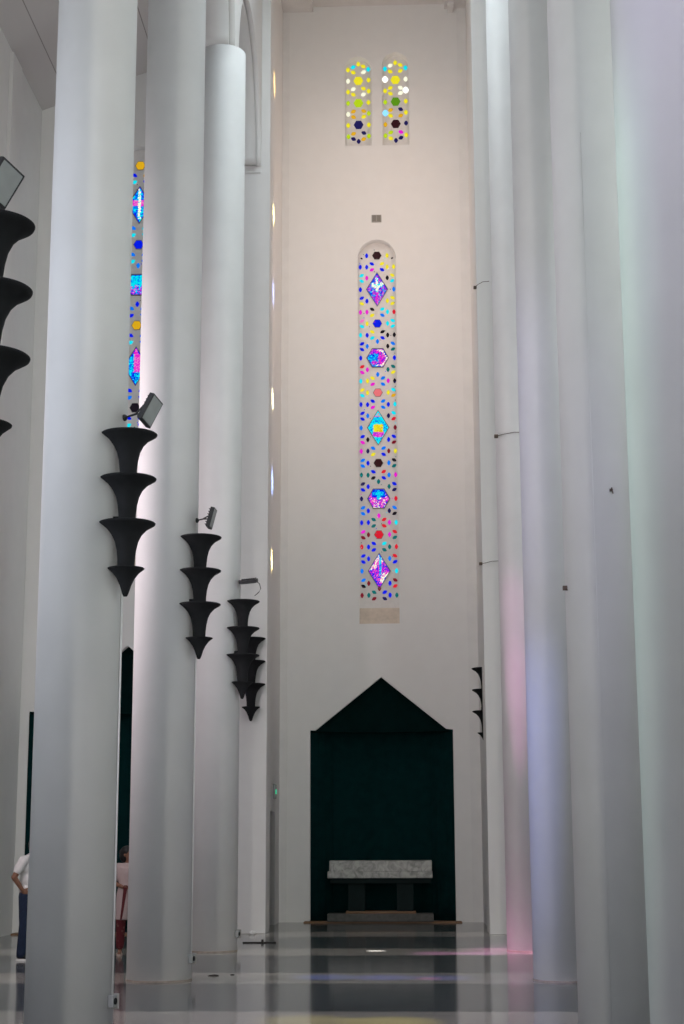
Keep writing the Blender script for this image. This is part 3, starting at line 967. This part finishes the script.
def fused(name, bm, mat, parent, voxel=0.011, it=4):
    bmesh.ops.recalc_face_normals(bm, faces=bm.faces)
    o = obj(name, bm, None, parent)
    m = o.modifiers.new('r', 'REMESH'); m.mode = 'VOXEL'; m.voxel_size = voxel
    s = o.modifiers.new('s', 'SMOOTH'); s.iterations = it; s.factor = 0.5
    dg = bpy.context.evaluated_depsgraph_get()
    me = bpy.data.meshes.new_from_object(o.evaluated_get(dg))
    o.modifiers.clear()
    o.data = me
    me.materials.clear()
    me.materials.append(mat)
    for p in me.polygons: p.use_smooth = True
    return o
def hand(bm, wrist, d, n, side):
    """d: finger direction, n: palm normal, side: +1 thumb on d x n side"""
    w, d, n = Vector(wrist), Vector(d).normalized(), Vector(n).normalized()
    s = d.cross(n).normalized()
    rot = Matrix(((s.x, d.x, n.x), (s.y, d.y, n.y), (s.z, d.z, n.z)))
    ell(bm, w + d * 0.05, (0.040, 0.055, 0.017), rot)
    for off, ln in ((-0.030, 0.058), (-0.010, 0.072), (0.010, 0.078), (0.030, 0.070)):
        off *= side
        b0 = w + d * 0.092 + s * off
        k1 = b0 + d * ln * 0.45 + n * ln * 0.12
        k2 = k1 + d * ln * 0.28 + n * ln * 0.25
        k3 = k2 + d * ln * 0.10 + n * ln * 0.28
        chain(bm, [b0, k1, k2, k3], [0.0095, 0.009, 0.0085, 0.0075])
    t0 = w + d * 0.03 + s * 0.032 * side
    t1 = t0 + s * 0.03 * side + d * 0.03 + n * 0.012
    t2 = t1 + d * 0.03 + n * 0.015
    chain(bm, [t0, t1, t2], [0.013, 0.0105, 0.009])
def head(bm, c, yaw):
    R = Matrix.Rotation(yaw, 3, 'Z')
    c = Vector(c)
    q = lambda v: c + R @ Vector(v)
    ell(bm, q((0, 0.01, 0.02)), (0.076, 0.096, 0.096), R)
    ell(bm, q((0, -0.022, -0.045)), (0.056, 0.066, 0.066), R)
    capsule(bm, q((0, -0.088, 0.005)), q((0, -0.104, -0.028)), 0.009, 0.014)
    for s in (-1, 1):
        ell(bm, q((s * 0.078, 0.012, -0.01)), (0.010, 0.020, 0.030), R)
        ell(bm, q((s * 0.032, -0.078, 0.022)), (0.022, 0.012, 0.007), R)
    capsule(bm, q((-0.018, -0.084, -0.062)), q((0.018, -0.084, -0.062)), 0.008, 0.008)
    ell(bm, q((0, -0.072, -0.098)), (0.024, 0.018, 0.018), R)
def face_bits(c, yaw, parent):
    R = Matrix.Rotation(yaw, 3, 'Z')
    c = Vector(c)
    for s in (-1, 1):
        bm = bmesh.new(); ell(bm, c + R @ Vector((s * 0.031, -0.084, 0.006)), (0.013, 0.007, 0.007), R); obj('eye', bm, M_EYE, parent, True)
    bm = bmesh.new(); ell(bm, c + R @ Vector((0, -0.089, -0.062)), (0.022, 0.006, 0.007), R); obj('mouth', bm, M_LIP, parent, True)
M_EYE = plaster('dark_eye', (0.02, 0.015, 0.012), rough=0.3)
M_LIP = plaster('lip_skin', (0.22, 0.08, 0.07), rough=0.5)
M_SKIN = plaster('brown_skin', (0.20, 0.095, 0.06), rough=0.55, scale=20, amount=0.05)
M_HAIR = plaster('black_hair', (0.010, 0.009, 0.009), rough=0.5, scale=60, amount=0.3)
M_SHIRT = plaster('white_shirt', (0.62, 0.60, 0.60), rough=0.9, scale=10, bump=0.15)
M_TUNIC = plaster('pale_pink_tunic', (0.42, 0.33, 0.32), rough=0.9, scale=10, bump=0.15)
M_JEANS = plaster('blue_jeans', (0.012, 0.021, 0.048), rough=0.9, scale=25, amount=0.25, bump=0.2)
M_SHOE = plaster('black_shoe', (0.012, 0.012, 0.014), rough=0.5)
M_SOLE = plaster('white_sole', (0.60, 0.60, 0.58), rough=0.6)
M_SANDAL = plaster('pale_sandal', (0.42, 0.33, 0.28), rough=0.6)
M_STRAP = plaster('dark_red_strap', (0.09, 0.012, 0.016), rough=0.7)
def red_print():
    m, nt, b = new_mat('red_print_cloth')
    tc = nt.nodes.new('ShaderNodeTexCoord')
    v = nt.nodes.new('ShaderNodeTexVoronoi'); v.inputs['Scale'].default_value = 16
    nt.links.new(tc.outputs['Object'], v.inputs['Vector'])
    cr = nt.nodes.new('ShaderNodeValToRGB')
    cr.color_ramp.elements[0].position = 0.25; cr.color_ramp.elements[0].color = (0.14, 0.05, 0.045, 1)
    cr.color_ramp.elements[1].position = 0.32; cr.color_ramp.elements[1].color = (0.085, 0.005, 0.010, 1)
    nt.links.new(v.outputs['Distance'], cr.inputs['Fac'])
    nt.links.new(cr.outputs['Color'], b.inputs['Base Color'])
    b.inputs['Roughness'].default_value = 0.9
    return m
M_RED = red_print()

# man: right hand on the hip, elbow out behind; faces along +X (towards the right of the photograph)
mx_, my_ = -5.69, 24.45
man = thing('person', 'man in white shirt and blue jeans behind the widest left column', 'person', (mx_, my_, 0), rotz=math.radians(85))
b = bmesh.new()
for s in (-1, 1):
    chain(b, [(s * .10, 0, .95), (s * .115, -.01, .52), (s * .12, .02, .11)], [.085, .056, .038])
    chain(b, [(s * .12, .03, .055), (s * .125, -.16, .035)], [.04, .028])
ell(b, (0, 0, 1.0), (.155, .105, .13)); ell(b, (0, -.01, 1.17), (.15, .105, .17)); ell(b, (0, 0, 1.34), (.175, .115, .15))
chain(b, [(0, .01, 1.42), (0, -.10, 1.56)], [.07, .055])
capsule(b, (-.17, .01, 1.45), (.17, .01, 1.45), .058, .058)
chain(b, [(-.19, .01, 1.44), (-.28, .12, 1.20), (-.20, .02, 1.02)], [.055, .043, .03])
hand(b, (-.195, .015, 1.015), (.35, -.75, -.55), (.9, .3, .1), 1)
chain(b, [(.19, .01, 1.44), (.25, .04, 1.15), (.26, -.08, .92)], [.055, .043, .03])
hand(b, (.26, -.085, .91), (.0, -.25, -.97), (-1, 0, 0), -1)
head(b, (0, -.14, 1.645), 0)
body = fused('body', b, M_SKIN, man, voxel=0.008)
face_bits((0, -.14, 1.645), 0, man)
b = bmesh.new()
ell(b, (0, -.094, 1.69), (.090, .105, .082)); ell(b, (0, -.062, 1.645), (.084, .070, .09))
fused('hair', b, M_HAIR, man, voxel=0.01)
b = bmesh.new()
ell(b, (0, 0, 1.03), (.18, .13, .10)); ell(b, (0, -.01, 1.17), (.175, .13, .18)); ell(b, (0, 0, 1.34), (.195, .135, .155))
capsule(b, (0, .01, 1.44), (0, -.04, 1.49), .085, .068)
capsule(b, (-.17, .01, 1.445), (.17, .01, 1.445), .072, .072)
capsule(b, (0, 0, .97), (0, 0, 1.1), .13, .14)
chain(b, [(-.19, .01, 1.44), (-.245, .08, 1.29)], [.074, .066]); chain(b, [(.19, .01, 1.44), (.225, .025, 1.27)], [.074, .066])
fused('shirt', b, M_SHIRT, man, voxel=0.012)
b = bmesh.new()
ell(b, (0, 0, .94), (.172, .122, .11))
for s in (-1, 1):
    chain(b, [(s * .095, 0, .92), (s * .115, -.01, .52), (s * .12, .02, .10)], [.102, .082, .078])
fused('jeans', b, M_JEANS, man, voxel=0.012)
for s in (-1, 1):
    b = bmesh.new(); chain(b, [(s * .12, .05, .07), (s * .122, -.06, .062), (s * .128, -.17, .05)], [.047, .046, .036])
    for v in b.verts: v.co.z = max(v.co.z, .02)
    sh = obj('shoe', b, M_SHOE, man, True)
    b = bmesh.new(); chain(b, [(s * .12, .05, .02), (s * .122, -.06, .02), (s * .128, -.17, .02)], [.052, .052, .042])
    for v in b.verts: v.co.z = 0.0 if v.co.z < 0.02 else 0.028
    obj('sole', b, M_SOLE, sh)

# woman: faces the camera, both hands held together in front of the waist
wx_, wy_ = -4.37, 25.5
wom = thing('person', 'woman in pale pink tunic and red trousers between two white columns', 'person', (wx_, wy_, 0), rotz=math.radians(12))
b = bmesh.new()
for s in (-1, 1):
    chain(b, [(s * .09, 0, .88), (s * .095, -.01, .47), (s * .10, .02, .10)], [.085, .052, .034])
    chain(b, [(s * .10, .03, .05), (s * .115, -.15, .032)], [.036, .025])
ell(b, (0, 0, .93), (.155, .11, .13)); ell(b, (0, 0, 1.07), (.125, .095, .15)); ell(b, (0, -.01, 1.23), (.145, .11, .13))
chain(b, [(0, .01, 1.30), (0, -.005, 1.44)], [.06, .047])
capsule(b, (-.14, .01, 1.325), (.14, .01, 1.325), .048, .048)
chain(b, [(-.16, .01, 1.32), (-.215, .02, 1.08), (-.07, -.20, 1.02)], [.046, .038, .025])
hand(b, (-.068, -.202, 1.02), (.85, -.35, .0), (.2, .35, .9), -1)
chain(b, [(.16, .01, 1.32), (.215, .02, 1.08), (.075, -.20, 1.0)], [.046, .038, .025])
hand(b, (.073, -.202, 1.0), (-.85, -.35, .0), (.2, -.1, .95), 1)
head(b, (0, -.02, 1.52), .8)
fused('body', b, M_SKIN, wom, voxel=0.008)
face_bits((0, -.02, 1.52), .8, wom)
b = bmesh.new()
RH = Matrix.Rotation(.8, 3, 'Z'); HC = Vector((0, -.02, 0))
ell(b, HC + RH @ Vector((0, .035, 1.56)), (.094, .108, .092), RH); ell(b, HC + RH @ Vector((0, .072, 1.50)), (.094, .080, .12), RH); ell(b, HC + RH @ Vector((0, .15, 1.55)), (.045, .04, .045), RH)
fused('hair', b, M_HAIR, wom, voxel=0.01)
b = bmesh.new()
add_lathe(b, [(.185, .53), (.18, .72), (.172, .92), (.14, 1.06), (.145, 1.12), (.165, 1.24), (.15, 1.32), (.07, 1.39)], seg=40)
for v in b.verts: v.co.y *= .78
capsule(b, (-.14, .01, 1.325), (.14, .01, 1.325), .062, .062)
for s in (-1, 1):
    chain(b, [(s * .16, .01, 1.32), (s * .20, .018, 1.15)], [.066, .060])
fused('tunic', b, M_TUNIC, wom, voxel=0.012)
b = bmesh.new()
for s in (-1, 1):
    chain(b, [(s * .085, 0, .80), (s * .095, -.01, .47), (s * .10, .02, .14)], [.09, .075, .062])
capsule(b, (-.05, 0, .85), (.05, 0, .85), .09, .09)
fused('trousers', b, M_RED, wom, voxel=0.012)
for s in (-1, 1):
    b = bmesh.new(); chain(b, [(s * .10, .045, .02), (s * .108, -.06, .02), (s * .118, -.165, .02)], [.044, .045, .036])
    for v in b.verts: v.co.z = 0.0 if v.co.z < 0.02 else 0.024
    sd = obj('sandal', b, M_SANDAL, wom)
    b = bmesh.new(); chain(b, [(s * .105 - .045, -.09, .03), (s * .112, -.10, .062), (s * .115 + .045, -.09, .03)], [.010, .010, .010]); obj('strap', b, M_SANDAL, sd, True)
R12 = Matrix.Rotation(math.radians(12), 3, 'Z')
W0 = Vector((wx_, wy_, 0))
t = thing('hand_strap', 'dark red tapered strap hanging from the hands of the woman in the tunic', 'strap', W0 + R12 @ Vector((-0.045, -.275, .96)))
bm = bmesh.new()
add_box(bm, (-.028, -.012, -.42), (.028, .012, .06))
for v in bm.verts:
    k = (v.co.z + .42) / .48
    v.co.x = v.co.x * (0.45 + 0.55 * k) - (1 - k) * 0.07
    v.co.y += (1 - k) * 0.06
obj('band', bm, M_STRAP, t)
bm = bmesh.new(); add_tube(bm, [(-.03, 0, .06), (-.02, 0.01, .085), (.02, 0.01, .085), (.03, 0, .06)], .01); obj('grip', bm, M_STRAP, t)

# ------------------------------------------------------------------ light
def area(name, loc, target, w, h, col, power, spread=180):
    l = bpy.data.lights.new(name, 'AREA')
    l.shape = 'RECTANGLE'
    l.size, l.size_y = w, h
    l.color = col
    l.energy = power
    l.spread = math.radians(spread)
    o = bpy.data.objects.new(name, l)
    COL.objects.link(o)
    o.location = loc
    o.rotation_euler = (Vector(target) - Vector(loc)).to_track_quat('-Z', 'Y').to_euler()
    return o
def spot(name, loc, target, col, power, ang, blend=0.5, rad=0.03):
    l = bpy.data.lights.new(name, 'SPOT')
    l.color = col
    l.energy = power
    l.spot_size = math.radians(ang)
    l.spot_blend = blend
    l.shadow_soft_size = rad
    o = bpy.data.objects.new(name, l)
    COL.objects.link(o)
    o.location = loc
    o.rotation_euler = (Vector(target) - Vector(loc)).to_track_quat('-Z', 'Y').to_euler()
    return o

# tall narrow west window and an added fill lamp, behind the camera
area('west_window_light', (-0.3, YW + 0.05, 6.5), (-0.3, 0, 6.3), 0.5, 9.5, (0.98, 0.92, 0.82), 2000)
area('west_fill_light', (AX, YW + 0.05, 2.6), (AX, 0, 2.6), 4.0, 5.0, (0.84, 0.99, 0.96), 660)
# fill lamps added high on both sides of the nave, above the picture
for k, y in enumerate((3.0, 9.9, 15.4, 21.0, 26.0)):
    area('nave_fill_light', (-2.88, y, 19.4), (1.0, y + 1.0, 12.0), 3.2, 2.6, (0.82, 0.94, 1.0), 30 if k < 4 else 400)
    area('nave_fill_light', (1.64 if k < 4 else 1.9, y, 19.4), (-2.2, y + 1.0, 12.0), 3.2, 2.6, (0.88, 0.98, 1.0), 30 if k < 4 else 100, 110)
# side lamps added on the blank aisle walls to light the columns
for y, c, p in ((-6.0, (0.78, 0.84, 1.0), 270), (4.0, (0.78, 0.82, 1.0), 270), (12.5, (0.78, 0.84, 1.0), 270), (20.5, (1.0, 0.83, 0.88), 400)):
    area('left_aisle_fill_light', (XOL + 0.1, y, 5.2), (0, y + 2.0, 4.6), 1.4, 7.5, c, p)
for y, p in ((-6.0, 340), (4.0, 180), (12.5, 180), (20.5, 300)):
    area('right_aisle_fill_light', (XOR - 0.05, y, 6.0), (0, y + 2.0, 5.0), 1.4, 8.5, (0.88, 1.0, 0.96), p)
# warm lamps added to brighten the far wall, hidden behind the piers
area('sanctuary_fill_light', (1.54, 32.5, 10.5), (-1.2, 34.7, 10.0), 0.9, 17.0, (1.0, 0.75, 0.61), 128)
area('sanctuary_fill_light', (-2.8, 32.3, 10.5), (0.0, 34.7, 10.0), 0.5, 17.0, (1.0, 0.76, 0.63), 94)
# coloured spots added to tint the right columns, after stained glass
for z, p in ((4.9, 12000), (3.6, 24000), (2.8, 26000), (2.0, 34000), (1.3, 30000), (0.6, 26000)):
    spot('stained_tint_spot', (-2.85, 15.5, 18.0), (1.55, 26.2, z), (1.0, 0.36, 0.76), p, 6.0, 0.9, 0.2)
spot('stained_tint_spot', (XOL + 0.2, 16.0, 6.5), (1.6, 20.7, 2.2), (0.30, 0.38, 1.0), 3000, 25.0, 0.9, 0.3)
spot('stained_tint_spot', (XOL + 0.2, 16.0, 6.5), (1.6, 20.7, 6.6), (0.50, 0.48, 1.0), 650, 34.0, 0.9, 0.3)
spot('stained_tint_spot', (XOL + 0.2, 14.2, 6.0), (1.55, 10.7, 3.8), (0.62, 1.0, 0.82), 1500, 44.0, 0.6, 0.2)
spot('stained_tint_spot', (0.1, 0.0, 17.0), (1.75, 10.4, 4.2), (0.62, 0.45, 1.0), 3600, 36.0, 0.7, 0.2)
# coloured sun patches from stained panes
spot('sun_patch_light', (1.6, 24.5, 17.5), (-0.55, 26.45, 0.0), (1, 1, 1), 90000, 0.55, 0.3)
for (y, z, c, p, a_) in ((33.35, 20.4, (1.0, .55, .15), 500, 6), (33.35, 18.3, (1.0, .6, .2), 400, 5), (33.35, 15.2, (1.0, .85, .3), 900, 4), (33.35, 13.4, (.35, .45, 1), 300, 5),
                      (33.35, 11.0, (1.0, .9, .5), 900, 4), (33.35, 9.2, (.3, .45, 1), 450, 5), (33.35, 7.5, (1.0, .8, .3), 900, 4)):
    spot('pane_glint_light', (1.52, 33.2, z + 1.5), (-2.83, y, z), c, p * 6, a_ * 1.7, 0.9)

# coloured streaks on the floor
for (x, y, z, c, p, a_) in ((-1.1, 21.4, 0, (.15, .25, 1), 2500, 2.2), (-0.35, 21.35, 0, (.15, .2, 1), 2500, 2.2), (0.4, 21.3, 0, (.2, .25, 1), 1800, 2.2), (0.22, 21.2, 0, (1, .1, .2), 2200, .9),
                         (0.4, 25.9, 0, (1, .35, .9), 2500, 2.2), (1.05, 25.85, 0, (1, .35, .9), 3500, 2.2),
                         (-1.0, 16.3, 0, (1, .85, .1), 1600, 2.6), (-0.2, 16.2, 0, (1, .85, .1), 2200, 2.6)):
    spot('floor_streak_light', (1.62, y - 2.0, 17.5), (x, y, z), c, p * 5, a_ * 1.5, 1.0)

wd = bpy.data.worlds.new('world')
sc.world = wd
wd.use_nodes = True
wd.node_tree.nodes['Background'].inputs['Color'].default_value = (0.6, 0.65, 0.75, 1)
wd.node_tree.nodes['Background'].inputs['Strength'].default_value = 0.1

sc.view_settings.view_transform = 'Standard'
sc.view_settings.look = 'None'
sc.view_settings.gamma = 1.0
sc.view_settings.exposure = -0.12
sc.view_settings.use_curve_mapping = False
sc.cycles.max_bounces = 8
sc.cycles.diffuse_bounces = 6
sc.cycles.sample_clamp_indirect = 5.0
sc.cycles.use_denoising = True
